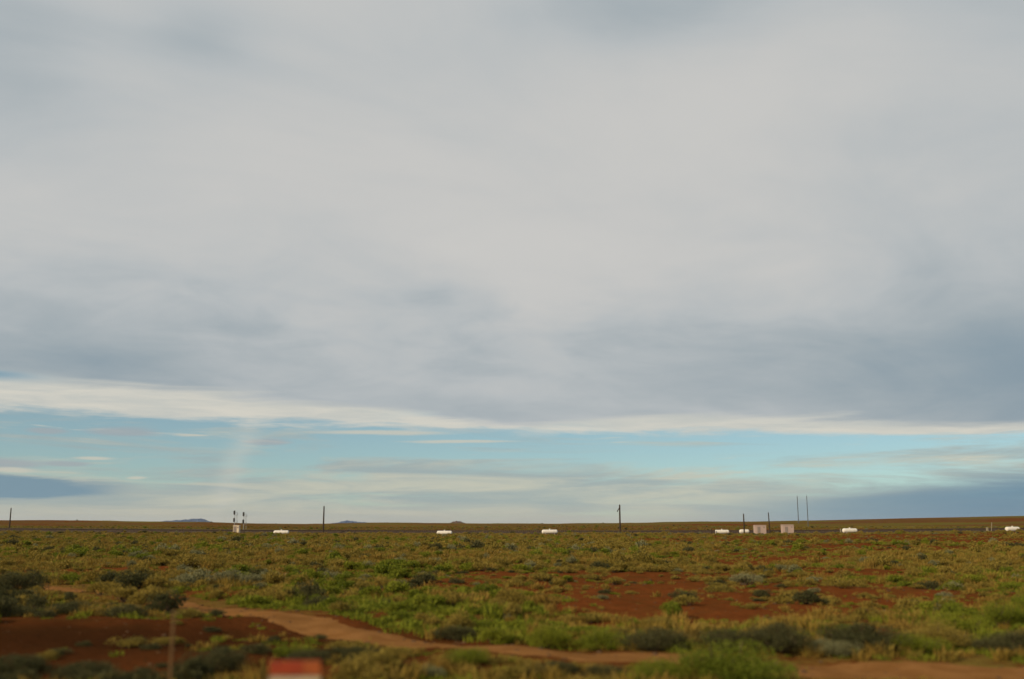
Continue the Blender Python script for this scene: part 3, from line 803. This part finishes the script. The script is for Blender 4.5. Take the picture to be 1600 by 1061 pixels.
G = np.r_[pts(1600, 5, 19, 60), pts(10500, 19, 45, 42), pts(29500, 45, 110, 42), pts(30500, 110, 300, 42)]
bg_ = bare(G[:, 0], G[:, 1]); tg = trail_dist(G[:, 0], G[:, 1]); pg = patch(G[:, 0], G[:, 1], 5, 3.0); rr_ = rng.random(len(G))
ok = (rr_ > np.minimum(bg_*1.05, .80)) & (tg > 1.35+.5*rng.random(len(G))) & (rr_ < .8+.6*pg) & (np.abs(G[:, 1]-RY) > 4)
G, bg_ = G[ok], bg_[ok]
ns_ = np.interp(G[:, 0], TL[:, 0], TL[:, 1])-1.3-G[:, 1]
glim = np.where(ns_ > -1.3, np.clip((.01+.10*ns_)/.34, 0, 9), 9)
glim = np.where(bg_ > .35, np.minimum(glim, .26+.6*rng.random(len(G))**2), glim)
k_ = glim > .22; G = G[k_]; glim = glim[k_]
n = len(G); u = rng.random(n)
gg = np.exp(-(((G[:, 0]+5)/7)**2+((G[:, 1]-42)/12)**2))+np.exp(-(((G[:, 0]-17)/5)**2+((G[:, 1]-34)/10)**2))+.7*(np.exp(-((G[:, 1]-np.interp(G[:, 0], TL[:, 0], TL[:, 1])-4)/4)**2))
gg = gg+sum(.7*np.exp(-(((G[:, 0]-a)/b)**2+((G[:, 1]-c)/d)**2)) for a, b, c, d in LUSH)
gg = gg+.35*(G[:, 1] < np.interp(G[:, 0], TL[:, 0], TL[:, 1]))
gi_ = np.where(u < .12+.6*gg, 4+rng.integers(0, 2, n), np.where(u < .55, 2+rng.integers(0, 2, n), rng.integers(0, 2, n)))
s = rng.lognormal(0, .3, n)*(1+.5*sstep(np.hypot(G[:, 0], G[:, 1]), 60, 200)); s = np.clip(s, .4, 2.4)*np.where(np.hypot(G[:, 0], G[:, 1]) < 60, .72, .85); s = np.minimum(s, glim)
go_ = scatter('grass', 'dry straw and olive grass tufts between the shrubs', TUFT, G, np.c_[s, s, s*rng.uniform(.7, 1.1, n)], np.c_[rng.normal(0, .08, (n, 2)), rng.uniform(0, 6.28, n)], gi_)
go_['category'] = 'grass'

# ---- loose stones on the trail and the bare soil
def stone_mesh(seed):
    r = np.random.default_rng(seed); v = []
    for zz, rr in ((-.3, .6), (.25, 1.0), (.75, .55)):
        for i in range(6):
            a = i*1.047+r.normal()*.2; q = rr*r.uniform(.75, 1.2); v.append((q*math.cos(a), q*math.sin(a)*.8, zz*r.uniform(.8, 1.1)))
    f = [(k*6+i, k*6+(i+1) % 6, k*6+6+(i+1) % 6, k*6+6+i) for k in range(2) for i in range(6)]+[tuple(12+i for i in range(6))]
    return mk_mesh('stone', v, f, np.zeros(len(v)), ['stone_dust'])
SP = pts(12000, 20, 60, 34); sb = bare(SP[:, 0], SP[:, 1]); st_ = trail_dist(SP[:, 0], SP[:, 1])
SP = SP[((sb > .35) & (rng.random(len(SP)) < .35)) | ((st_ < 1.5) & (rng.random(len(SP)) < .8))]; n = len(SP); s = np.clip(rng.lognormal(-3.3, .5, n), .02, .11)
so_ = scatter('stones', 'small loose stones on the trail and bare red soil', [stone_mesh(i) for i in range(4)], SP, np.c_[s, s, s*.7], np.c_[np.zeros((n, 2)), rng.uniform(0, 6.28, n)], rng.integers(0, 4, n))
so_['category'] = 'stones'

# ---- small dark junipers on the skyline
for i, (a, dist, w, wh) in enumerate(((-.297, 1900, 3.4, 'just right of the long blue mesa'), (-.233, 2000, 3.0, 'between the signals and the plain pole'), (-.157, 2050, 2.6, 'under the low blue hill'),
                                      (-.43, 1950, 3.0, 'far to the left of the mesa'), (.03, 1950, 2.6, 'above the third white tank'), (.09, 2000, 2.8, 'left of the pole with the crossarm'))):
    x, y = a*dist, dist; o = link(bpy.data.objects.new('juniper_bush', LOW['dark', i % NVAR])); o.location = (x, y, H1(x, y)-.1); o.scale = (w*1.3, w*1.3, w*1.1)
    tag(o, 'tiny dark juniper on the skyline '+wh, 'bush', 'junipers on the skyline')

# ================================================================== haze over the plain
hb = MB().box(0, 0, 90, 74000, 74000, 250)
hz_o = hb.build('haze', 'ground_soil'); hz_o.data.materials.clear()
hm = bpy.data.materials.new('haze'); hm.use_nodes = True; ht = hm.node_tree; ht.nodes.clear()
pv = ht.nodes.new('ShaderNodeVolumePrincipled'); pv.inputs['Color'].default_value = (.62, .76, 1.0, 1); pv.inputs['Density'].default_value = 1.2e-5; pv.inputs['Anisotropy'].default_value = .2
oo = ht.nodes.new('ShaderNodeOutputMaterial'); ht.links.new(pv.outputs[0], oo.inputs['Volume'])
hz_o.data.materials.append(hm)
tag(hz_o, 'thin blue haze over the far plain', 'haze', kind='stuff')
